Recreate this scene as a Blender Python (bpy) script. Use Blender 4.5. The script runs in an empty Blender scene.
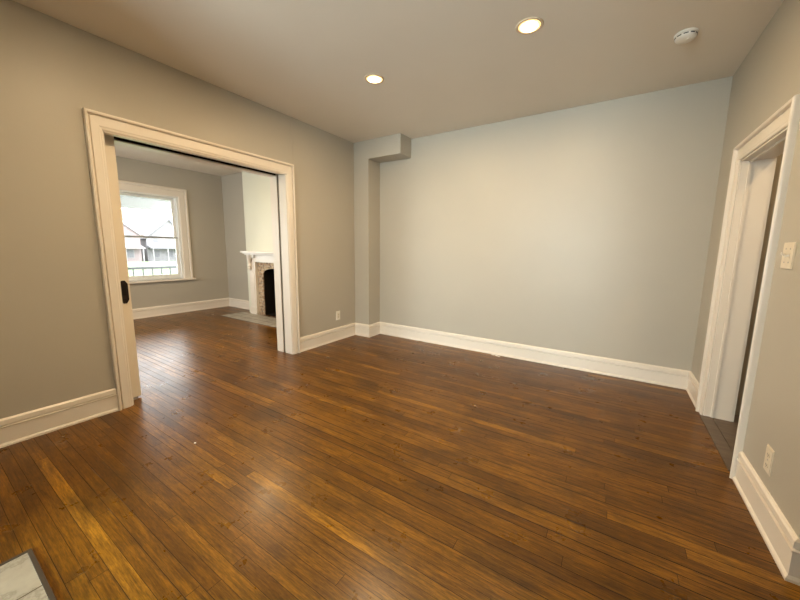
import bpy, bmesh, math, random
from mathutils import Matrix, Vector
random.seed(7)
S = bpy.context.scene
COL = S.collection
R_ = math.radians

# ------------------------------------------------------------ camera
FPX, PITCH, YAW, ROLL, PX, PY = 326.2086, 8.0958, 32.1142, 0.7414, 407.13, 295.742
EYE = 1.35
cam_d = bpy.data.cameras.new('camera'); cam = bpy.data.objects.new('camera', cam_d); COL.objects.link(cam)
_y, _p, _r = R_(YAW), R_(PITCH), R_(ROLL)
fw = Vector((-math.sin(_y), math.cos(_y), 0)); rt = Vector((math.cos(_y), math.sin(_y), 0)); up = Vector((0, 0, 1))
f2 = fw*math.cos(_p) - up*math.sin(_p); u2 = up*math.cos(_p) + fw*math.sin(_p)
r3 = rt*math.cos(_r) + u2*math.sin(_r); u3 = u2*math.cos(_r) - rt*math.sin(_r)
cam.matrix_world = Matrix(((r3.x, u3.x, -f2.x, 0), (r3.y, u3.y, -f2.y, 0), (r3.z, u3.z, -f2.z, EYE), (0, 0, 0, 1)))
cam_d.sensor_width = 36; cam_d.lens = FPX/800*36
cam_d.shift_x = -(PX-400)/800; cam_d.shift_y = (PY-300)/800
cam_d.clip_start = .02; cam_d.clip_end = 300
S.camera = cam

# ------------------------------------------------------------ sky, daylight, exposure
W = bpy.data.worlds.new('sky'); S.world = W; W.use_nodes = True
bg = W.node_tree.nodes['Background']
bg.inputs[0].default_value = (.98, .98, 1.0, 1); bg.inputs[1].default_value = 12.0
S.view_settings.view_transform = 'Standard'; S.view_settings.look = 'None'
S.view_settings.exposure = 0.10; S.view_settings.gamma = 1; S.view_settings.use_curve_mapping = False
LAMP_W = 27.0            # each recessed lamp
LAMP_COL = (1.0, .715, .405)

def portal(name, loc, rot, sx, sy):
    l = bpy.data.lights.new(name, 'AREA'); l.shape = 'RECTANGLE'; l.size = sx; l.size_y = sy
    l.cycles.is_portal = True
    o = bpy.data.objects.new(name, l); o.location = loc; o.rotation_euler = rot; COL.objects.link(o)
portal('window_portal', (-7.66, 2.6, 1.55), (0, R_(-90), 0), 1.75, 1.4)
portal('window_portal', (-7.66, .63, 1.55), (0, R_(-90), 0), 1.75, 1.4)
portal('window_portal', (-5.55, -.62, 1.55), (R_(90), 0, 0), 1.9, 1.75)
dl = bpy.data.lights.new('daylight_fill', 'AREA'); dl.shape = 'RECTANGLE'; dl.size = 1.35; dl.size_y = 2.1; dl.energy = 265; dl.color = (.80, .94, 1.0)
dlo = bpy.data.objects.new('daylight_fill', dl); dlo.location = (-1.275, -2.95, 1.5); dlo.rotation_euler = (R_(90), 0, 0); COL.objects.link(dlo)   # added area lamp outside the unseen bay, lights the back wall

# ------------------------------------------------------------ dimensions
L, Rx, D, H = -3.379, .744, 4.126, 2.886     # left wall, right wall, back wall, ceiling
LB = -3.66                                   # far face of the left (pocket) wall
SL0, SL1 = -3.507, -3.545                    # pocket slot
HS0, HS1 = -3.436, -3.560                    # wider slot in the header
OY0, OY1, OZ = .985, 2.640, 2.215            # clear opening to the next room
WX = -7.45                                   # street wall
NY = -.45                                    # wall behind the photographer
DY0, DY1, DZ = 2.654, 3.510, 2.045           # right doorway
EY = 1.876                                   # near end of right wall
HX = 2.3                                     # hall side
BY = -2.6                                    # added bay, unseen behind the photographer
BBH = .192

# ------------------------------------------------------------ material helpers
def srgb(r, g, b):
    f = lambda c: (c/255/12.92) if c/255 <= .04045 else ((c/255+.055)/1.055)**2.4
    return (f(r), f(g), f(b), 1)
class N:
    def __init__(s, name):
        s.m = bpy.data.materials.new(name); s.m.use_nodes = True; s.t = s.m.node_tree
        s.b = s.t.nodes['Principled BSDF']; s.out = s.t.nodes['Material Output']
    def n(s, typ, **kw):
        x = s.t.nodes.new(typ)
        for k, v in kw.items(): setattr(x, k, v)
        return x
    def l(s, a, b): s.t.links.new(a, b)
    def val(s, x, v):
        if hasattr(v, 'is_linked') or hasattr(v, 'links'): s.l(v, x)
        else: x.default_value = v
    def math(s, op, a, b=0.0, c=None, clamp=False):
        x = s.n('ShaderNodeMath', operation=op, use_clamp=clamp)
        s.val(x.inputs[0], a); s.val(x.inputs[1], b)
        if c is not None: s.val(x.inputs[2], c)
        return x.outputs[0]
    def ramp(s, fac, stops, interp='LINEAR'):
        x = s.n('ShaderNodeValToRGB'); x.color_ramp.interpolation = interp
        e = x.color_ramp.elements
        while len(e) < len(stops): e.new(.5)
        for i, (p, c) in enumerate(stops): e[i].position = p; e[i].color = c
        s.l(fac, x.inputs[0]); return x.outputs[0]
    def mix(s, fac, a, b, blend='MIX'):
        x = s.n('ShaderNodeMix', data_type='RGBA', blend_type=blend)
        s.val(x.inputs[0], fac); s.val(x.inputs[6], a); s.val(x.inputs[7], b); return x.outputs[2]
    def noise(s, vec, scale, detail=3, rough=.5, dim='3D'):
        x = s.n('ShaderNodeTexNoise', noise_dimensions=dim)
        x.inputs['Scale'].default_value = scale; x.inputs['Detail'].default_value = detail; x.inputs['Roughness'].default_value = rough
        if vec is not None: s.l(vec, x.inputs['Vector'])
        return x.outputs['Fac']
    def scale(s, vec, sc):
        x = s.n('ShaderNodeMapping'); x.inputs['Scale'].default_value = sc; s.l(vec, x.inputs['Vector']); return x.outputs[0]
    def pos(s):
        return s.n('ShaderNodeNewGeometry').outputs['Position']
    def bump(s, h, strength, dist=.01):
        x = s.n('ShaderNodeBump'); x.inputs['Strength'].default_value = strength; x.inputs['Distance'].default_value = dist
        s.l(h, x.inputs['Height']); s.l(x.outputs[0], s.b.inputs['Normal'])

def paint(name, col, rough=.5, var=.04, bump=.06, bscale=90, spec=.4):
    s = N(name); p = s.pos()
    n = s.noise(p, 1.7, 4)
    lo = tuple(c*(1-var) for c in col[:3])+(1,); hi = tuple(min(1, c*(1+var)) for c in col[:3])+(1,)
    s.l(s.ramp(n, [(.3, lo), (.7, hi)]), s.b.inputs['Base Color'])
    s.b.inputs['Roughness'].default_value = rough; s.b.inputs['Specular IOR Level'].default_value = spec
    if bump: s.bump(s.noise(p, bscale, 3), bump, .004)
    return s.m
def plain(name, col, rough=.5, metal=0, spec=.5):
    s = N(name); p = s.pos()
    n = s.noise(p, 30, 2)
    lo = tuple(c*.94 for c in col[:3])+(1,)
    s.l(s.ramp(n, [(.3, lo), (.7, col)]), s.b.inputs['Base Color'])
    s.b.inputs['Roughness'].default_value = rough; s.b.inputs['Metallic'].default_value = metal
    s.b.inputs['Specular IOR Level'].default_value = spec
    return s.m

def floor_mat():
    s = N('strip_oak_floor'); p = s.pos()
    sep = s.n('ShaderNodeSeparateXYZ'); s.l(p, sep.inputs[0]); x, y = sep.outputs[0], sep.outputs[1]
    w = .0585
    yr = s.math('DIVIDE', y, w); row = s.math('FLOOR', yr); fy = s.math('FRACT', yr)
    wn = s.n('ShaderNodeTexWhiteNoise', noise_dimensions='1D'); s.l(row, wn.inputs['W'])
    ln = 1.7
    xs = s.math('ADD', s.math('DIVIDE', x, ln), s.math('MULTIPLY', wn.outputs['Value'], 7.3))
    col = s.math('FLOOR', xs); fx = s.math('FRACT', xs)
    cmb = s.n('ShaderNodeCombineXYZ'); s.l(row, cmb.inputs[0]); s.l(col, cmb.inputs[1])
    wid = s.n('ShaderNodeTexWhiteNoise', noise_dimensions='2D'); s.l(cmb.outputs[0], wid.inputs['Vector'])
    idv = wid.outputs['Value']
    # board tone
    tone = s.ramp(idv, [(0, (0.1338, 0.0522, 0.00306, 1)), (.35, (0.1698, 0.0695, 0.00414, 1)), (.7, (0.1989, 0.0825, 0.00495, 1)), (.94, (0.2420, 0.1032, 0.00639, 1)), (1, (0.3546, 0.1607, 0.01134, 1))])
    # grain, shifted per board
    c2 = s.n('ShaderNodeCombineXYZ')
    s.l(s.math('MULTIPLY', x, 2.2), c2.inputs[0]); s.l(s.math('MULTIPLY', y, 60), c2.inputs[1]); s.l(s.math('MULTIPLY', idv, 40), c2.inputs[2])
    g = s.noise(c2.outputs[0], 1.6, 5, .62)
    tone = s.mix(.9, tone, s.ramp(g, [(.30, (.42, .38, .36, 1)), (.55, (1, 1, 1, 1)), (.75, (1.35, 1.35, 1.3, 1))]), 'MULTIPLY')
    # wear and dark traffic stains
    c3 = s.n('ShaderNodeCombineXYZ'); s.l(s.math('MULTIPLY', x, 1.1), c3.inputs[0]); s.l(s.math('MULTIPLY', y, 3.2), c3.inputs[1])
    st = s.noise(c3.outputs[0], 1.7, 8, .68)
    tone = s.mix(s.ramp(st, [(.44, (0, 0, 0, 1)), (.70, (.85, .85, .85, 1))]), tone, (.038, .016, .0018, 1))
    c4 = s.n('ShaderNodeCombineXYZ'); s.l(s.math('MULTIPLY', x, 3.0), c4.inputs[0]); s.l(s.math('MULTIPLY', y, 30), c4.inputs[1]); s.l(s.math('MULTIPLY', idv, 9), c4.inputs[2])
    sp = s.noise(c4.outputs[0], 2.6, 8, .75)
    tone = s.mix(s.ramp(sp, [(.44, (0, 0, 0, 1)), (.72, (.85, .85, .85, 1))]), tone, (.045, .016, .0018, 1))
    mt = s.noise(s.scale(p, (14, 150, 1)), 1.6, 6, .7)
    tone = s.mix(.8, tone, s.ramp(mt, [(.32, (.45, .42, .40, 1)), (.5, (1, 1, 1, 1)), (.68, (1.4, 1.42, 1.4, 1))]), 'MULTIPLY')
    c5 = s.n('ShaderNodeCombineXYZ'); s.l(s.math('MULTIPLY', x, 9), c5.inputs[0]); s.l(s.math('MULTIPLY', y, 120), c5.inputs[1])
    scf = s.noise(c5.outputs[0], 2.2, 5, .7)
    tone = s.mix(s.ramp(scf, [(.60, (0, 0, 0, 1)), (.80, (.5, .5, .5, 1))]), tone, (.32, .15, .02, 1))
    # gaps between boards
    gv = s.n('ShaderNodeTexWhiteNoise', noise_dimensions='1D'); s.l(s.math('ADD', row, 31.7), gv.inputs['W'])
    gw = s.math('MULTIPLY_ADD', s.math('POWER', gv.outputs['Value'], 2.5), .065, .024)
    e1 = s.math('LESS_THAN', fy, gw); soft = s.math('SUBTRACT', 1.0, s.math('DIVIDE', fy, s.math('MULTIPLY', gw, 2.6)), clamp=True)
    e2 = s.math('LESS_THAN', fx, .0012)
    gap = s.math('MAXIMUM', e1, e2)
    tone = s.mix(s.math('MULTIPLY', soft, .45), tone, (.020, .007, .0015, 1))
    tone = s.mix(s.math('MULTIPLY', gap, .93), tone, (.008, .003, .001, 1))
    s.l(tone, s.b.inputs['Base Color'])
    rn = s.noise(p, 5, 5, .6)
    rr = s.math('MULTIPLY_ADD', rn, .20, .20)
    s.l(s.math('ADD', rr, s.math('MULTIPLY', gap, .4)), s.b.inputs['Roughness'])
    s.b.inputs['Specular IOR Level'].default_value = .31
    hgt = s.math('SUBTRACT', s.math('MULTIPLY_ADD', g, .12, s.math('MULTIPLY', idv, .15)), gap)
    s.bump(hgt, .30, .003)
    return s.m

def brick_mat():
    s = N('worn_fireplace_brick'); p = s.pos()
    sep = s.n('ShaderNodeSeparateXYZ'); s.l(p, sep.inputs[0])
    c = s.n('ShaderNodeCombineXYZ'); s.l(s.math('ADD', sep.outputs[0], sep.outputs[1]), c.inputs[0]); s.l(sep.outputs[2], c.inputs[1])
    b = s.n('ShaderNodeTexBrick'); s.l(c.outputs[0], b.inputs['Vector'])
    b.inputs['Scale'].default_value = 1; b.inputs['Brick Width'].default_value = .11; b.inputs['Row Height'].default_value = .066
    b.inputs['Mortar Size'].default_value = .007
    b.inputs['Color1'].default_value = (.55, .40, .24, 1); b.inputs['Color2'].default_value = (.30, .17, .09, 1); b.inputs['Mortar'].default_value = (.50, .42, .31, 1)
    n = s.noise(p, 26, 5, .7)
    cc = s.mix(s.ramp(n, [(.48, (0, 0, 0, 1)), (.60, (.85, .85, .85, 1))]), b.outputs['Color'], (.07, .045, .03, 1))
    n2 = s.noise(p, 17, 4, .6)
    cc = s.mix(s.ramp(n2, [(.5, (0, 0, 0, 1)), (.62, (.7, .7, .7, 1))]), cc, (.62, .50, .34, 1))
    s.l(cc, s.b.inputs['Base Color']); s.b.inputs['Roughness'].default_value = .85
    s.bump(n, .6, .01); return s.m

def tile_mat(name, ox, oy, tx, ty, col, vein, grout, gw=.008, rough=.35):
    s = N(name); p = s.pos()
    sep = s.n('ShaderNodeSeparateXYZ'); s.l(p, sep.inputs[0])
    fx = s.math('FRACT', s.math('DIVIDE', s.math('SUBTRACT', sep.outputs[0], ox), tx))
    fy = s.math('FRACT', s.math('DIVIDE', s.math('SUBTRACT', sep.outputs[1], oy), ty))
    g = s.math('MAXIMUM', s.math('LESS_THAN', fx, gw/tx), s.math('LESS_THAN', fy, gw/ty))
    n = s.noise(p, 7, 6, .65)
    c = s.ramp(n, [(.3, col), (.52, tuple(a*.86 for a in col[:3])+(1,)), (.56, vein), (.62, tuple(a*.92 for a in col[:3])+(1,)), (.8, col)])
    s.l(s.mix(g, c, grout), s.b.inputs['Base Color']); s.b.inputs['Roughness'].default_value = rough
    s.bump(s.math('SUBTRACT', 1.0, g), .3, .003); return s.m

def vinyl_mat():
    s = N('grey_brown_hall_vinyl'); p = s.pos()
    n = s.noise(s.scale(p, (2, 14, 1)), 2.2, 5, .6)
    s.l(s.ramp(n, [(.3, (.085, .060, .042, 1)), (.7, (.14, .105, .075, 1))]), s.b.inputs['Base Color'])
    s.b.inputs['Roughness'].default_value = .45; return s.m

def glass_mat():
    s = N('window_glass'); s.t.nodes.remove(s.b)
    tr = s.n('ShaderNodeBsdfTransparent'); tr.inputs[0].default_value = (.97, .99, .98, 1)
    gl = s.n('ShaderNodeBsdfGlossy'); gl.inputs['Roughness'].default_value = .02
    fr = s.n('ShaderNodeFresnel'); fr.inputs[0].default_value = 1.45
    mx = s.n('ShaderNodeMixShader'); s.l(fr.outputs[0], mx.inputs[0]); s.l(tr.outputs[0], mx.inputs[1]); s.l(gl.outputs[0], mx.inputs[2])
    s.l(mx.outputs[0], s.out.inputs[0]); return s.m
def emit_mat(name, col, st):
    s = N(name); s.b.inputs['Base Color'].default_value = (.9, .85, .75, 1)
    s.b.inputs['Emission Color'].default_value = col; s.b.inputs['Emission Strength'].default_value = st; return s.m
def foliage_mat(name, a, b):
    s = N(name); n = s.noise(s.pos(), 3, 5)
    s.l(s.ramp(n, [(.35, a), (.65, b)]), s.b.inputs['Base Color']); s.b.inputs['Roughness'].default_value = .9; return s.m
def siding_mat(name, col):
    s = N(name); p = s.pos(); sep = s.n('ShaderNodeSeparateXYZ'); s.l(p, sep.inputs[0])
    f = s.math('FRACT', s.math('DIVIDE', sep.outputs[2], .2))
    s.l(s.mix(s.math('LESS_THAN', f, .12), col, tuple(c*.8 for c in col[:3])+(1,)), s.b.inputs['Base Color']); s.b.inputs['Roughness'].default_value = .8
    return s.m

M = dict(
    wall=paint('greige_wall_paint', (.445, .41, .338, 1), .42, .02, .10, 130, .35),
    hallwall=paint('darker_hall_wall', (.36, .32, .25, 1), .5, .02, .08, 130, .3),  # hall wall toned darker than the other walls
    cream=paint('pale_cream_wall_paint', (.72, .72, .60, 1), .5, .02, .08, 130, .3),
    ceil=paint('ceiling_paint', (.75, .68, .575, 1), .6, .015, .06, 120, .25),
    trim=paint('white_trim_gloss', (.76, .695, .60, 1), .32, .02, .03, 60, .5),
    door=paint('cream_door_paint', (.76, .69, .57, 1), .35, .03, .04, 50, .5),
    floor=floor_mat(), brick=brick_mat(), vinyl=vinyl_mat(), glass=glass_mat(),
    hearth=tile_mat('grey_stone_hearth_tile', -6.5, 3.40, .30, .17, (.40, .37, .31, 1), (.26, .24, .20, 1), (.12, .10, .08, 1), .014, .5),
    marble=tile_mat('cream_marble_hearth_tile', -2.075, .191, .262, .262, (.33, .29, .215, 1), (.22, .19, .14, 1), (.10, .075, .045, 1), .006, .25),
    edge=plain('dark_hearth_edge_strip', (.045, .032, .02, 1), .5),
    soot=plain('sooty_firebox', (.013, .010, .008, 1), .95, 0, .1),
    dark=plain('pocket_shade', (.012, .009, .007, 1), .9, 0, .1),  # shade of the slot put into the colour
    bronze=plain('dark_bronze', (.030, .022, .018, 1), .4, .6),
    bronze2=plain('darker_bronze_recess', (.012, .009, .008, 1), .5, .5),
    steel=plain('worn_steel', (.45, .43, .42, 1), .35, .9),
    almond=plain('almond_plastic', (.74, .66, .52, 1), .35),
    white=plain('white_plastic', (.80, .76, .68, 1), .35),
    slot=plain('dark_slot', (.02, .015, .012, 1), .8),
    ring=plain('lamp_trim_ring', (.70, .55, .38, 1), .4),
    lens=emit_mat('lamp_lens', (1.0, .60, .20, 1), 2.0), core=emit_mat('lamp_core', (1.0, .80, .50, 1), 14),
    chip=plain('white_paint_flake', (.80, .76, .68, 1), .7),
    vinylwin=plain('white_window_sash', (.80, .80, .76, 1), .4),
    screen=plain('grey_meeting_rail', (.30, .31, .31, 1), .4),
    pwhite=plain('porch_white', (.36, .37, .355, 1), .7),
    rail=plain('porch_rail_grey', (.105, .112, .118, 1), .6),
    deck=plain('porch_deck', (.16, .16, .17, 1), .7),
    grass=foliage_mat('lawn_grass', (.050, .092, .020, 1), (.065, .110, .028, 1)),
    road=plain('pale_road', (.10, .10, .105, 1), .9),
    sid1=siding_mat('red_brown_brick', (.205, .165, .168, 1)), sid2=siding_mat('grey_brown_siding', (.18, .175, .185, 1)),
    roof1=plain('brown_shingle_roof', (.20, .185, .19, 1), .9), roof2=plain('grey_shingle_roof', (.135, .135, .148, 1), .9),
    hwin=plain('far_window_glass', (.11, .11, .125, 1), .5), htrim=plain('far_house_trim', (.22, .215, .22, 1), .7),
    leaf=foliage_mat('tree_leaves', (.12, .14, .13, 1), (.17, .19, .18, 1)), bark=plain('bark', (.2, .16, .13, 1), .9),
)

# ------------------------------------------------------------ mesh helpers
class MB:
    def __init__(s): s.bm = bmesh.new()
    def box(s, x0, x1, y0, y1, z0, z1, bev=0, mtx=None):
        x0, x1 = min(x0, x1), max(x0, x1); y0, y1 = min(y0, y1), max(y0, y1); z0, z1 = min(z0, z1), max(z0, z1)
        r = bmesh.ops.create_cube(s.bm, size=1)
        vs = r['verts']
        for v in vs: v.co = Vector(((x0+x1)/2+v.co.x*(x1-x0), (y0+y1)/2+v.co.y*(y1-y0), (z0+z1)/2+v.co.z*(z1-z0)))
        if bev:
            es = list({e for v in vs for e in v.link_edges})
            rr = bmesh.ops.bevel(s.bm, geom=es, offset=bev, segments=2, affect='EDGES', profile=.7)
            vs = list({v for f in rr['faces'] for v in f.verts} | {v for v in vs if v.is_valid})
        if mtx:
            for v in vs: v.co = mtx @ v.co
        return s
    def prism(s, poly, fn, t0, t1):
        """poly: 2-D outline, fn(a,b,t)->xyz; solid between t0 and t1"""
        A = [s.bm.verts.new(fn(a, b, t0)) for a, b in poly]; B = [s.bm.verts.new(fn(a, b, t1)) for a, b in poly]
        s.bm.faces.new(A); s.bm.faces.new(B[::-1]); n = len(poly)
        for i in range(n): s.bm.faces.new((A[i], A[(i+1) % n], B[(i+1) % n], B[i]))
        return s
    def lathe(s, prof, c, seg=40, axis='z', flip=False):
        rings = []
        for r, h in prof:
            rg = []
            for k in range(seg):
                a = 2*math.pi*k/seg; u, v = r*math.cos(a), r*math.sin(a)
                if axis == 'z': p = (c[0]+u, c[1]+v, c[2]+h)
                elif axis == 'x': p = (c[0]+h, c[1]+u, c[2]+v)
                else: p = (c[0]+u, c[1]+h, c[2]+v)
                rg.append(s.bm.verts.new(p))
            rings.append(rg)
        for a, b in zip(rings, rings[1:]):
            for k in range(seg): s.bm.faces.new((a[k], a[(k+1) % seg], b[(k+1) % seg], b[k]))
        if prof[0][0] > 1e-6: s.bm.faces.new(rings[0])
        if prof[-1][0] > 1e-6: s.bm.faces.new(rings[-1][::-1])
        return s
    def strips(s, lines, closed_profile=True):
        """lines: list of polylines (one per profile point) bridged"""
        V = [[s.bm.verts.new(p) for p in ln] for ln in lines]
        n = len(V)
        for i in range(n if closed_profile else n-1):
            a, b = V[i], V[(i+1) % n]
            for k in range(len(a)-1): s.bm.faces.new((a[k], a[k+1], b[k+1], b[k]))
        if closed_profile:
            s.bm.faces.new([v[0] for v in V]); s.bm.faces.new([v[-1] for v in V][::-1])
        return s
    def build(s, name, mat, parent=None, smooth=False, kind=None):
        bmesh.ops.remove_doubles(s.bm, verts=s.bm.verts, dist=1e-6)
        bmesh.ops.recalc_face_normals(s.bm, faces=s.bm.faces)
        me = bpy.data.meshes.new(name); s.bm.to_mesh(me); s.bm.free()
        me.materials.append(mat)
        if smooth:
            for p in me.polygons: p.use_smooth = True
        o = bpy.data.objects.new(name, me); COL.objects.link(o)
        if parent: o.parent = parent; o.matrix_parent_inverse = Matrix.Translation(parent.location).inverted() if parent.type == 'EMPTY' else Matrix()
        if kind: o['kind'] = kind
        return o
def struct(mb, name, mat, parent=None):
    return mb.build(name, mat, parent, kind=None if parent else 'structure')
def tag(o, label, cat, group=None):
    o['label'] = label; o['category'] = cat
    if group: o['group'] = group
    return o
def thing(name, loc, label, cat, group=None):
    o = bpy.data.objects.new(name, None); o.location = loc; o.empty_display_size = .05; COL.objects.link(o)
    return tag(o, label, cat, group)
def boxes(*bs):
    m = MB()
    for b in bs: m.box(*b)
    return m

# ------------------------------------------------------------ room shell
struct(boxes((-7.70, Rx+.03, NY-.15, D+.55, -.12, 0), (Rx+.03, HX+.1, NY-.15, EY+.06, -.12, 0), (-2.20, -.35, BY-.15, NY-.15, -.12, 0)), 'floor', M['floor'])
struct(boxes((Rx+.03, HX+.1, EY+.06, D+.55, -.12, -.002)), 'floor_hall', M['vinyl'])
struct(boxes((-7.70, HX+.1, NY-.15, D+.55, H, H+.12), (-2.20, -.35, BY-.15, NY-.15, H, H+.12)), 'ceiling', M['ceil'])
# pocket wall: two leaves with the slot between them, header slightly set back
struct(boxes((L, SL0, NY, .868, 0, H), (L-.003, SL0, .868, OY0, 0, H), (SL1, LB, NY, OY0, 0, H),
             (L, SL0, 2.752, D, 0, H), (L-.003, SL0, OY1, 2.752, 0, H), (SL1, LB, OY1, D, 0, H),
             (L-.003, HS0, OY0, OY1, OZ, H), (HS1, LB, OY0, OY1, OZ, H),
             (HS0, HS1, OY0, OY1, OZ+.10, H), (SL0, SL1, OY1+.05, D, 0, H)), 'wall_left', M['wall'])
# jamb linings of the opening, in trim paint
jm = MB()
for (a, b) in ((L+.004, SL0), (SL1, LB-.01)):
    jm.box(a, b, OY1-.008, OY1+.004, 0, OZ); jm.box(a, b, OY0-.004, OY0+.008, 0, OZ); jm.box(max(a, HS0) if a > HS0 else min(a, HS1), HS0 if a > HS0 else b, OY0, OY1, OZ-.008, OZ+.004)
struct(jm, 'trim_1', M['trim'])
struct(boxes((HS0-.001, HS1+.001, OY0+.01, OY1-.01, OZ+.085, OZ+.099), (HS0-.0005, HS0-.004, OY0+.01, OY1-.01, OZ+.002, OZ+.085), (HS1+.0005, HS1+.004, OY0+.01, OY1-.01, OZ+.002, OZ+.085), (SL0-.001, SL1+.001, OY1+.035, OY1+.049, 0, OZ)), 'slot_shade_lining', M['dark'])  # near-black sheets lining the slot, painted as its shade
# back wall runs behind both rooms, with the flue recess
struct(boxes((-7.60, -5.91, D, D+.15, 0, H), (-5.09, HX, D, D+.15, 0, H), (-5.91, -5.09, D, D+.15, 1.0, H)), 'wall_back', M['wall'])
struct(boxes((L, -3.103, 3.848, D, 0, H), (-3.103, -2.552, 3.848, D, 2.630, H)), 'wall_chase', M['wall'])
struct(boxes((Rx, Rx+.17, EY, DY0, 0, H), (Rx, Rx+.17, DY1, D, 0, H), (Rx, Rx+.17, DY0, DY1, DZ, H)), 'wall_right', M['wall'])
struct(boxes((Rx+.17, HX, EY, EY+.13, 0, H)), 'wall_return', M['wall'])
struct(boxes((Rx+.17, HX, 3.683, 3.80, 0, H)), 'wall_hall', M['hallwall'])
struct(boxes((HX, HX+.1, NY, D, 0, H)), 'wall_side', M['wall'])
# wall behind the photographer, with an added bay shaped for its light
struct(boxes((-7.60, -6.5, NY-.15, NY, 0, H), (-4.6, -2.05, NY-.15, NY, 0, H), (-2.20, -2.05, BY, NY-.15, 0, H), (-.5, -.35, BY, NY-.15, 0, H), (-2.20, -1.95, BY-.15, BY, 0, H), (-6.5, -4.6, NY-.15, NY, 0, .70), (-6.5, -4.6, NY-.15, NY, 2.40, H), (-.6, -.35, BY-.15, BY, 0, H), (-1.95, -.6, BY-.15, BY, 0, .45), (-1.95, -.6, BY-.15, BY, 2.55, H), (-.5, HX+.1, NY-.15, NY, 0, H)), 'wall_near', M['wall'])
# street wall with window_1
WY0, WY1, WZ0, WZ1 = 1.97, 3.235, .70, 2.325
struct(boxes((WX-.18, WX, NY, 0, 0, H), (WX-.18, WX, 1.265, WY0, 0, H), (WX-.18, WX, WY1, D, 0, H), (WX-.18, WX, WY0, WY1, 0, WZ0), (WX-.18, WX, WY0, WY1, WZ1, H),
             (WX-.18, WX, 0, 1.265, 0, WZ0), (WX-.18, WX, 0, 1.265, WZ1, H)), 'wall_street', M['wall'])
# chimney breast in pale paint, hollow over the firebox
BX0, BX1, BYF = -6.40, -4.60, 3.96
struct(boxes((BX0, -6.02, BYF, D, 0, H), (-4.98, BX1, BYF, D, 0, H), (-6.02, -4.98, BYF, D, 1.065, H)), 'wall_breast', M['cream'])

# ------------------------------------------------------------ casings (mitred architraves)
def casing(name, fn, a1, a2, zt, prof, hs=1.0, z0=0.0, extra=None):
    lines = []
    for w, n in prof:
        lines.append([fn(a1-w, z0, n), fn(a1-w, zt+w*hs, n), fn(a2+w, zt+w*hs, n), fn(a2+w, z0, n)])
    m = MB().strips(lines)
    if extra: extra(m)
    return struct(m, name, M['trim'])
PROF = [(0, 0), (0, .010), (.006, .016), (.016, .017), (.022, .021), (.068, .022), (.071, .009), (.078, .009), (.081, .033), (.088, .038), (.097, .035), (.100, .024), (.100, 0)]
casing('trim_3', lambda a, z, n: (L+n, a, z), OY0, OY1, OZ, PROF, 1.26)
casing('trim_4', lambda a, z, n: (LB-n, a, z), OY0, OY1, OZ, PROF, 1.26)
PR2 = [(0, 0), (0, .007), (.006, .011), (.016, .012), (.022, .014), (.075, .014), (.080, .010), (.086, .010), (.089, .030), (.099, .036), (.107, .031), (.110, .024), (.110, 0)]
casing('trim_5', lambda a, z, n: (Rx-n, a, z), DY0, DY1, DZ, [(w*.7, n) for w, n in PR2], 1.5)
casing('trim_6', lambda a, z, n: (Rx+.17+n, a, z), DY0, DY1, DZ, [(w*.9, n) for w, n in PR2[:1]]+[(.09, 0), (.09, .02), (0, .02)], 1.0)
# right doorway jamb with a beaded stop
j = MB()
for y0, y1, st in ((DY0-.004, DY0+.012, DY0+.024), (DY1-.012, DY1+.004, DY1-.024)):
    j.box(Rx+.002, Rx+.172, y0, y1, 0, DZ)
    j.box(Rx+.045, Rx+.060, min(y0, st), max(y1, st), 0, DZ)
j.box(Rx+.002, Rx+.172, DY0, DY1, DZ-.012, DZ+.004); j.box(Rx+.045, Rx+.060, DY0, DY1, DZ-.024, DZ)
struct(j, 'trim_7', M['trim'])
struct(boxes((Rx-.022, Rx+.055, DY0+.013, DY1-.013, 0, .007), (Rx+.060, Rx+.165, DY0+.013, DY1-.013, 0, .004)), 'trim_8', M['vinyl'])
# casing board at the end of the right wall
e = MB().box(Rx+.055, Rx+.15, EY-.022, EY, BBH+.004, DZ+.1, .003).box(Rx+.050, Rx+.155, EY-.030, EY, BBH+.002, BBH+.05, .004)
struct(e, 'trim_9', M['trim'])

# ------------------------------------------------------------ baseboards
BB = [(0, 0), (.024, 0), (.024, .012), (.017, .022), (.015, .024), (.015, .128), (.020, .132), (.020, .139), (.006, .141), (.006, .150), (.017, .153), (.015, .180), (.007, .190), (0, BBH)]
def baseboards(path, names):
    n = len(path); P = [Vector(p) for p in path]; offs = []
    for i in range(n):
        ds = []
        if i > 0: ds.append((P[i]-P[i-1]).normalized())
        if i < n-1: ds.append((P[i+1]-P[i]).normalized())
        ns = [Vector((-d.y, d.x)) for d in ds]
        if len(ns) == 1: offs.append(ns[0])
        else:
            b = (ns[0]+ns[1]); b.normalize(); offs.append(b/max(.2, b.dot(ns[0])))
    for i in range(n-1):
        lines = [[(P[k].x+offs[k].x*d, P[k].y+offs[k].y*d, z) for k in (i, i+1)] for d, z in BB]
        struct(MB().strips(lines), names[i], M['trim'])
baseboards([(Rx, 3.589), (Rx, D), (-3.103, D), (-3.103, 3.848), (L, 3.848), (L, OY1+.100)],
           ['baseboard_right', 'baseboard_back', 'baseboard_chase_side', 'baseboard_chase', 'baseboard_left'])
baseboards([(L, OY0-.100), (L, NY), (-2.05, NY)], ['baseboard_left_near', 'baseboard_near'])
baseboards([(HX, EY), (Rx, EY), (Rx, DY0-.079)], ['baseboard_return', 'baseboard_right_near'])
baseboards([(BX0, D), (WX, D), (WX, NY)], ['baseboard_parlor', 'baseboard_street'])

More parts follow.
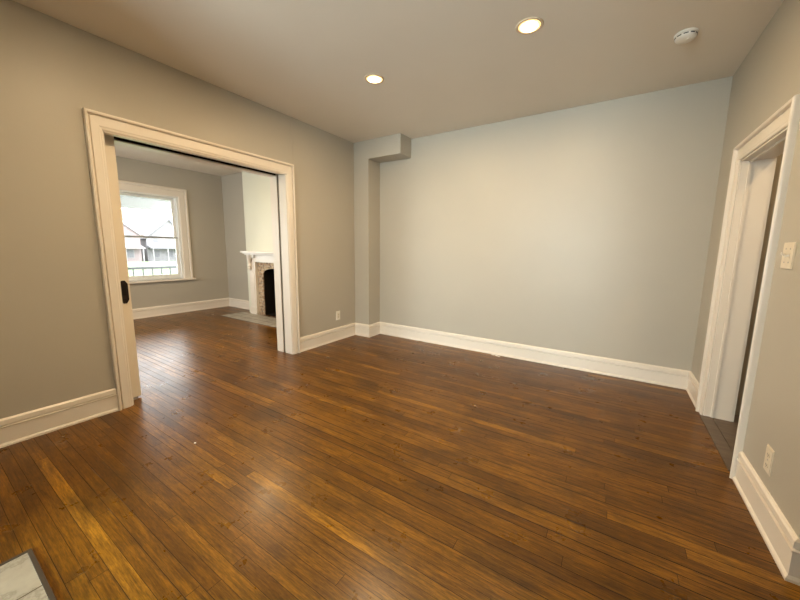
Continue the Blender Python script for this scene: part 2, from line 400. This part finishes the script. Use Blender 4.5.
# ------------------------------------------------------------ window_1 (double hung)
def street_window(wname, WY0, WY1):
    w = bpy.data.objects.new(wname, None); w.location = (WX, (WY0+WY1)/2, WZ0); w['kind'] = 'structure'; COL.objects.link(w)
    fnW = lambda a, z, n: (WX+n, a, z)
    pw = [(0, 0), (0, .018), (.012, .022), (.10, .022), (.106, .017), (.112, .017), (.118, .032), (.135, .036), (.150, .030), (.160, .024), (.160, 0)]
    MB().strips([[fnW(WY0-a, WZ0, n), fnW(WY0-a, WZ1+a, n), fnW(WY1+a, WZ1+a, n), fnW(WY1+a, WZ0, n)] for a, n in pw]).build('window_casing', M['trim'], w)
    MB().box(WX-.05, WX+.065, WY0-.19, WY1+.19, WZ0-.032, WZ0, .006).build('window_sill', M['trim'], w)
    f = MB()
    f.box(WX-.175, WX, WY0, WY0+.035, WZ0, WZ1).box(WX-.175, WX, WY1-.035, WY1, WZ0, WZ1).box(WX-.175, WX, WY0+.035, WY1-.035, WZ1-.03, WZ1).box(WX-.175, WX-.05, WY0+.035, WY1-.035, WZ0, WZ0+.03)
    f.build('window_frame', M['vinylwin'], w)
    def sash(x, z0, z1, bot, top):
        y0, y1 = WY0+.036, WY1-.036; st = .045
        m = MB().box(x-.016, x+.016, y0, y0+st, z0, z1).box(x-.016, x+.016, y1-st, y1, z0, z1).box(x-.016, x+.016, y0+st, y1-st, z0, z0+bot).box(x-.016, x+.016, y0+st, y1-st, z1-top, z1)
        o = m.build('sash', M['vinylwin'], w)
        g = MB().box(x-.003, x+.003, y0+st-.004, y1-st+.004, z0+bot-.004, z1-top+.004).build('glass_pane', M['glass'], o)
        return o
    sash(WX-.125, 1.50, WZ1-.031, .035, .04)
    sash(WX-.085, WZ0+.031, 1.535, .06, .035)
    MB().box(WX-.068, WX-.062, WY0+.04, WY1-.04, 1.508, 1.532).build('meeting_rail', M['screen'], w)
    MB().box(WX-.066, WX-.052, (WY0+WY1)/2-.03, (WY0+WY1)/2+.03, 1.534, 1.550, .003).build('sash_lock', M['vinylwin'], w)
street_window('window_1', WY0, WY1)
street_window('added_window_3', 0, 1.265)  # added window, hidden behind the pocket door, brightens the far room

# added_window_2 added unseen behind the photographer to light the room (plain sash)
w2 = MB()
w2.box(-1.95, -1.90, BY-.13, BY-.05, .45, 2.55).box(-.65, -.6, BY-.13, BY-.05, .45, 2.55).box(-1.30, -1.25, BY-.13, BY-.05, .51, 2.49).box(-1.90, -.65, BY-.13, BY-.05, .45, .51).box(-1.90, -.65, BY-.13, BY-.05, 2.49, 2.55)
w2o = struct(w2, 'added_window_2', M['vinylwin'])
w4 = MB()  # added unseen window, lets more light into the far room
w4.box(-6.5, -6.45, NY-.13, NY-.05, .70, 2.40).box(-4.65, -4.6, NY-.13, NY-.05, .70, 2.40).box(-5.58, -5.52, NY-.13, NY-.05, .76, 2.34).box(-6.45, -4.65, NY-.13, NY-.05, .70, .76).box(-6.45, -4.65, NY-.13, NY-.05, 2.34, 2.40)
w4o = struct(w4, 'added_window_4', M['vinylwin'])
MB().box(-6.452, -4.648, NY-.094, NY-.088, .758, 2.342).build('glass_pane', M['glass'], w4o)
MB().box(-1.902, -.648, BY-.094, BY-.088, .508, 2.492).build('glass_pane', M['glass'], w2o)

# ------------------------------------------------------------ pocket door, half inside its slot
DX0, DX1, DE = -3.510, -3.542, 1.093
d = struct(MB().box(DX0, DX1, .12, DE, .012, OZ+.055, .002), 'door_1', M['door'])
cz, cy = .958, 1.050
octa = [(-.029, .068), (-.012, .098), (.012, .098), (.029, .068), (.029, -.068), (.012, -.098), (-.012, -.098), (-.029, -.068)]
fp = MB().prism([(cy+a, cz+b) for a, b in octa], lambda a, b, t: (t, a, b), DX0+.0002, DX0+.004)
fpo = fp.build('flush_pull', M['bronze'], d); fpo['label'] = 'dark bronze recessed pull with clipped corners'
MB().prism([(cy-.013, cz+.055), (cy-.006, cz+.066), (cy+.006, cz+.066), (cy+.013, cz+.055), (cy+.013, cz-.03), (cy-.013, cz-.03)], lambda a, b, t: (t, a, b), DX0+.0041, DX0+.0052).build('finger_recess', M['bronze2'], fpo)
MB().lathe([(.007, 0), (.007, .003), (.004, .004)], (DX0+.004, cy, cz-.062), 16, 'x').build('thumb_turn', M['bronze2'], fpo)
MB().box(DX0-.002, DX1+.002, OY0+.012, DE-.04, OZ+.057, OZ+.080).build('door_hanger', M['steel'], d)
g = MB().box(DX0+.004, DX0+.016, 1.000, 1.062, 0, .018, .002).box(DX0+.004, DX0+.030, 1.006, 1.056, 0, .004, .001).build('floor_guide', M['steel'])
tag(g, 'small steel floor guide at the foot of the pocket door', 'guide')

# ------------------------------------------------------------ fireplace in the far room
fp_ = thing('fireplace', (-5.5, BYF, 0), 'white mantel fireplace with worn brick surround and black arched firebox', 'fireplace')
PF = BYF
# mantel shelf: stepped mouldings
m = MB()
m.box(-6.315, -4.685, 3.775, PF, 1.243, 1.274, .006)
m.box(-6.29, -4.71, 3.805, PF, 1.222, 1.243, .004).box(-6.265, -4.735, 3.83, PF, 1.203, 1.222, .004)
m.build('mantel_shelf', M['trim'], fp_)
m = MB().box(-6.215, -4.785, 3.900, PF, 1.062, 1.203).box(-5.97, -5.03, 3.893, 3.900, 1.085, 1.180, .003)
m.build('frieze', M['trim'], fp_)
for sgn in (-1, 1):
    cx = -5.5+sgn*.63
    MB().box(cx-.095, cx+.095, 3.898, PF, .14, 1.062, .003).box(cx-.055, cx+.055, 3.891, 3.898, .20, .88, .003).build('pilaster', M['trim'], fp_)
    MB().box(cx-.112, cx+.112, 3.880, PF, .001, .14, .004).box(cx-.104, cx+.104, 3.888, PF, .14, .155, .003).build('plinth', M['trim'], fp_)
    c = MB()
    c.lathe([(.030, .92), (.040, .93), (.030, .945), (.026, .96), (.038, .985), (.030, 1.01), (.024, 1.03), (.034, 1.07), (.048, 1.12), (.052, 1.18), (.052, 1.204)], (cx+sgn*.035, 3.872, 0), 20)
    c.lathe([(.0, .89), (.020, .90), (.030, .92)], (cx+sgn*.035, 3.872, 0), 20)
    c.box(cx-.105, cx+.105, 3.868, 3.898, 1.150, 1.204, .004)
    c.build('corbel', M['trim'], fp_, smooth=False)
# brick panel with arched hole
arch = [(-5.5-.36*math.cos(math.pi*k/20), .80+.145*math.sin(math.pi*k/20)**.7 if 0 < k < 20 else .80) for k in range(21)]
left = [(-6.02, 0), (-5.86, 0), (-5.86, .80), (-6.02, .80)]
bm_ = MB(); fB = lambda a, b, t: (a, t, b)
bm_.prism(left, fB, 3.945, 3.965); bm_.prism([(-5.14, 0), (-4.98, 0), (-4.98, .80), (-5.14, .80)], fB, 3.945, 3.965)
bm_.prism([(-6.02, .80)] + arch + [(-4.98, .80), (-4.98, 1.062), (-6.02, 1.062)], fB, 3.945, 3.965)
bm_.build('brick_surround', M['brick'], fp_)
b = MB().box(-5.90, -5.862, 3.966, 4.45, 0, .99).box(-5.138, -5.10, 3.966, 4.45, 0, .99).box(-5.862, -5.138, 4.41, 4.45, 0, .99).box(-5.862, -5.138, 3.966, 4.41, .955, .99).box(-5.862, -5.138, 3.966, 4.41, 0.0005, .01)
b.build('firebox', M['soot'], fp_)
h = MB().box(-6.50, -4.66, 3.40, 3.878, 0, .006, .002).build('hearth', M['hearth'])
tag(h, 'grey stone tile hearth on the floor before the brick fireplace', 'hearth')

# hearth at the photographer's feet
h = thing('marble_hearth', (-1.5, -.1, 0), 'cream marble tile hearth with dark edge strip in the near left corner', 'hearth')
MB().box(-2.069, -1.0, NY+.03, .185, 0, .010).build('tile_field', M['marble'], h)
MB().box(-2.084, -2.0695, NY+.03, .200, 0, .013, .002).box(-2.0695, -1.0, .1855, .200, 0, .013, .002).build('edge_strip', M['edge'], h)

# ------------------------------------------------------------ electrical plates
def plate(name, fn, a, z, hw, hh, mat, label, cat, decora=False, switch=False):
    """fn(a,z,n) maps wall coordinates to the room"""
    t = thing(name, fn(a, z, 0), label, cat)
    m = MB().prism([(-hw, -hh), (hw, -hh), (hw, hh), (-hw, hh)], lambda p, q, n: fn(a+p, z+q, n), .0003, .004)
    m.prism([(-hw+.005, -hh+.005), (hw-.005, -hh+.005), (hw-.005, hh-.005), (-hw+.005, hh-.005)], lambda p, q, n: fn(a+p, z+q, n), .004, .0065)
    m.build('cover_plate', mat, t)
    def scr(p, q):
        MB().prism([(.004*math.cos(k*math.pi/5), .004*math.sin(k*math.pi/5)) for k in range(10)], lambda u, v, n: fn(a+p+u, z+q+v, n), .0066, .0078).build('screw', M['steel'], t)
    if switch:
        for p in (-.024, .024):
            MB().prism([(-.006, -.013), (.006, -.013), (.006, .013), (-.006, .013)], lambda u, v, n: fn(a+p+u, z+v, n), .0066, .009).build('toggle_collar', mat, t)
            dz = .012 if p > 0 else -.004
            MB().prism([(-.005, -.006), (.005, -.006), (.005, .006), (-.005, .006)], lambda u, v, n: fn(a+p+u*(1-n*4), z+v*.8+(n-.009)/.013*dz, n), .009, .022).build('toggle', M['white'], t)
            scr(p, .034); scr(p, -.034)
    else:
        if decora:
            MB().prism([(-.017, -.034), (.017, -.034), (.017, .034), (-.017, .034)], lambda u, v, n: fn(a+u, z+v, n), .0066, .0085).build('receptacle', M['almond'], t)
            fz = (.018, -.018)
        else:
            for q in (.027, -.027):
                oc = [(.017*math.cos(k*math.pi/8)*1.0, max(-.0135, min(.0135, .017*math.sin(k*math.pi/8)))) for k in range(16)]
                MB().prism(oc, lambda u, v, n: fn(a+u, z+q+v, n), .0066, .0088).build('receptacle', mat, t)
            fz = (.027, -.027); scr(0, 0)
        for q in fz:
            s_ = MB()
            for p in (-.0065, .0065): s_.prism([(p-.0012, -.004), (p+.0012, -.004), (p+.0012, .005), (p-.0012, .005)], lambda u, v, n: fn(a+u, z+q+v, n), .0088, .0092)
            s_.prism([(.0024*math.cos(k*math.pi/4), -.009+.0024*math.sin(k*math.pi/4)) for k in range(8)], lambda u, v, n: fn(a+u, z+q+v, n), .0088, .0092)
            s_.build('socket_slots', M['slot'], t)
    return t
plate('wall_outlet', lambda a, z, n: (L+n, a, z), 3.468, .369, .040, .066, M['white'], 'small white wall outlet left of the chase, above the left baseboard', 'outlet', decora=True)
plate('wall_outlet', lambda a, z, n: (Rx-n, a, z), 2.238, .331, .041, .066, M['almond'], 'almond duplex wall outlet low on the right wall, below the light switch', 'outlet')
plate('light_switch', lambda a, z, n: (Rx-n, a, z), 2.421, 1.343, .064, .066, M['almond'], 'almond double toggle light switch on the right wall beside the doorway', 'light switch', switch=True)

# ------------------------------------------------------------ ceiling fittings
def downlight(x, y, label, k=1.0):
    t = thing('recessed_downlight', (x, y, H), label, 'ceiling light', 'recessed downlights in the ceiling')
    MB().lathe([(.072, -.001), (.074, -.006), (.086, -.005), (.092, -.0005)], (x, y, H), 48).build('trim_ring', M['ring'], t, True)
    MB().lathe([(.0, -.0075), (.040, -.0070), (.066, -.0045), (.0725, -.0012)], (x, y, H), 48).build('lens', M['lens'], t, True)
    MB().lathe([(.0, -.0083), (.040, -.0080), (.054, -.0072), (.056, -.0062)], (x, y, H), 40).build('bulb', M['core'], t, True)
    ld = bpy.data.lights.new('lamp', 'AREA'); ld.shape = 'DISK'; ld.size = .112; ld.energy = LAMP_W*k; ld.color = LAMP_COL
    lo = bpy.data.objects.new('lamp', ld); lo.location = (x, y, H-.0092); COL.objects.link(lo)
    return t
downlight(-1.99, 2.56, 'lit recessed downlight left of the two in view, toward the pocket door wall')
downlight(-.63, 2.545, 'lit recessed downlight right of the two in view, nearer the smoke detector')
downlight(-1.95, 1.0, 'lit recessed downlight nearest the pocket door side, just above the view')
downlight(-5.2, 1.3, 'added unseen downlight brightening the far room, nearer its window')  # added lamp, out of sight, to brighten the far room
downlight(-4.5, 2.9, 'added unseen downlight brightening the far room, nearer the fireplace')  # second unseen lamp added for the far room's brightness
downlight(1.5, 2.5, 'added unseen dim downlight brightening the hall beyond the right doorway', .5)  # unseen lamp added to lift the hall and door jamb
t = thing('smoke_detector', (.296, 3.195, H), 'round white smoke detector with dark vents on the ceiling', 'smoke detector')
c = (.296, 3.195, H)
MB().lathe([(.066, -.0005), (.069, -.003), (.069, -.010), (.064, -.012)], c, 40).build('mounting_base', M['white'], t, True)
MB().lathe([(.060, -.012), (.063, -.014), (.062, -.030), (.054, -.040), (.030, -.044), (0, -.045)], c, 40).build('cover', M['white'], t, True)
for k in range(10):
    a0 = 2*math.pi*k/10; a1 = a0+.42
    ar = [(a0+(a1-a0)*i/5) for i in range(6)]
    m = MB(); lo = []
    for rr, zz in ((.0600, -.0205), (.0640, -.0205), (.0640, -.0265), (.0600, -.0265)):
        lo.append([(c[0]+rr*math.cos(q), c[1]+rr*math.sin(q), H+zz) for q in ar])
    m.strips(lo).build('vent', M['slot'], t)
MB().lathe([(.010, -.0435), (.010, -.0475), (.007, -.049)], (c[0]+.012, c[1]-.02, H), 16).build('test_button', M['white'], t, True)

# ------------------------------------------------------------ paint flakes by the back baseboard
for i, (x, y, r, a) in enumerate(((-1.225, 4.082, .017, .3), (-1.180, 4.068, .015, 1.2), (-1.138, 4.052, .012, 2.1))):
    pts = [(r*(1.5 if k % 2 else .9)*math.cos(a+k*math.pi/3), r*.8*math.sin(a+k*math.pi/3)) for k in range(6)]
    o = MB().prism([(x+p, y+q) for p, q in pts], lambda p, q, n: (p, q, n), .0, .007).build('paint_flake', M['chip'])
    tag(o, 'white paint flake on the floor against the back baseboard', 'debris', 'paint flakes by the back baseboard')
o = MB().prism([(-2.35+.008*math.cos(k*math.pi/3), .999+.006*math.sin(k*math.pi/3)) for k in range(6)], lambda p, q, n: (p, q, n), .0, .002).build('paint_flake', M['chip'])
tag(o, 'single white paint fleck out on the floorboards near the opening', 'debris')

# ------------------------------------------------------------ outside the window: porch, lawn, street, houses
struct(boxes((-10.2, -7.72, -2, 7, -.14, -.02)), 'porch_floor', M['deck'])
struct(boxes((-10.2, -7.72, -2, 7, 2.50, 2.62), (-10.1, -9.9, -2, 7, 2.25, 2.50)), 'porch_ceiling', M['pwhite'])
rl = thing('porch_railing', (-10, 3, 0), 'pale grey porch railing with thin balusters outside the far window', 'railing')
MB().box(-10.04, -9.96, -1.9, 6.9, .77, .83, .01).build('top_rail', M['rail'], rl)
MB().box(-10.02, -9.98, -1.9, 6.9, .10, .15).build('bottom_rail', M['rail'], rl)
bal = MB().box(-10.012, -9.988, -1.6, -1.576, .15, .77).build('baluster', M['rail'], rl)
for k in range(1, 42):
    c_ = bal.copy(); c_.location.y = k*.2; COL.objects.link(c_)
    c_.parent = rl; c_.matrix_parent_inverse = bal.matrix_parent_inverse.copy()
struct(boxes((-50, -10.3, -30, 90, -.72, -.6)), 'ground_lawn', M['grass'])
struct(boxes((-60, -50, -30, 110, -1.95, -1.75)), 'ground_street', M['road'])
struct(boxes((-130, -60, -30, 110, -1.85, -1.7)), 'ground_far_lawn', M['grass'])

def house(x, y, wd, dp, hw, hr, sid, roof, label, gable_front=True):
    """front faces +x; (x,y) is the centre of the front wall"""
    z0 = -1.7; t = thing('house', (x, y, z0), label, 'house')
    m = MB()
    if gable_front:
        m.prism([(y-wd/2, z0), (y+wd/2, z0), (y+wd/2, z0+hw), (y, z0+hw+hr), (y-wd/2, z0+hw)], lambda a, b, n: (n, a, b), x-dp, x)
        r = MB(); o = .35; k = hr/(wd/2)
        for s_ in (-1, 1):
            r.prism([(y, z0+hw+hr+.02), (y+s_*(wd/2+o), z0+hw-k*o+.02), (y+s_*(wd/2+o), z0+hw-k*o+.2), (y, z0+hw+hr+.2)], lambda a, b, n: (n, a, b), x-dp-.3, x+.35)
    else:
        m.box(x-dp, x, y-wd/2, y+wd/2, z0, z0+hw)
        r = MB().prism([(x+.4, z0+hw), (x-dp/2, z0+hw+hr), (x-dp-.4, z0+hw)], lambda a, b, n: (a, n, b), y-wd/2-.4, y+wd/2+.4)
    m.build('walls', sid, t); r.build('roof', roof, t)
    nz = [z0+.9] if hw < 4 else [z0+.9, z0+3.6]
    for zz in nz:
        for q in (-.3, 0, .3):
            fr = MB().box(x, x+.06, y+q*wd-.55, y+q*wd+.55, zz, zz+1.5).build('window', M['htrim'], t)
            MB().box(x+.06, x+.08, y+q*wd-.43, y+q*wd+.43, zz+.1, zz+1.4).build('pane', M['hwin'], fr)
    pr = MB().prism([(x+.02, z0+2.75), (x+2.0, z0+2.55), (x+2.0, z0+2.75), (x+.02, z0+3.15)], lambda a, b, n: (a, n, b), y-wd/2, y+wd/2)
    pr.build('porch_roof', roof, t)
    for q in (-.46, -.15, .15, .46): MB().box(x+1.75, x+1.9, y+q*wd-.08, y+q*wd+.08, z0, z0+2.55).build('porch_post', M['htrim'], t)
    MB().box(x-dp*.4-.3, x-dp*.4+.3, y+.2*wd, y+.2*wd+.6, z0+hw*.6, z0+hw+hr+.6).build('chimney', M['roof2'], t)
house(-72, 20.6, 8.0, 9, 4.9, 3.2, M['sid1'], M['roof1'], 'red-brown gabled house across the street, left in the window')
house(-74, 30.0, 7.6, 9, 4.6, 3.4, M['sid2'], M['roof2'], 'grey house with dark gabled roof, right in the window')
house(-92, 31, 16, 8, 6.0, 3.0, M['sid1'], M['roof1'], 'long house behind the two gabled houses', False)
def tree(x, y, hgt, r, label, sd_):
    rnd = random.Random(sd_); t = thing('tree', (x, y, -.5), label, 'tree', 'trees behind the houses')
    MB().lathe([(.3, 0), (.22, hgt*.5), (.12, hgt*.7)], (x, y, -.5), 10).build('trunk', M['bark'], t)
    m = MB()
    for k in range(9):
        q = bmesh.ops.create_icosphere(m.bm, subdivisions=2, radius=r*rnd.uniform(.45, .7))
        off = Vector((x+rnd.uniform(-.6, .6)*r, y+rnd.uniform(-.6, .6)*r, -.5+hgt-r+rnd.uniform(-.5, .5)*r))
        for v in q['verts']: v.co = v.co*rnd.uniform(.9, 1.1)+off
    m.build('crown', M['leaf'], t)
tree(-108, 30, 11.5, 4.0, 'hazy grey-green tree behind the red-brown house, leftmost of the trees', 1)
tree(-119, 40, 11.0, 4.2, 'hazy grey-green tree between the two gabled houses', 2)
tree(-108, 47, 10.2, 4.0, 'hazy grey-green tree right of the grey house', 3)
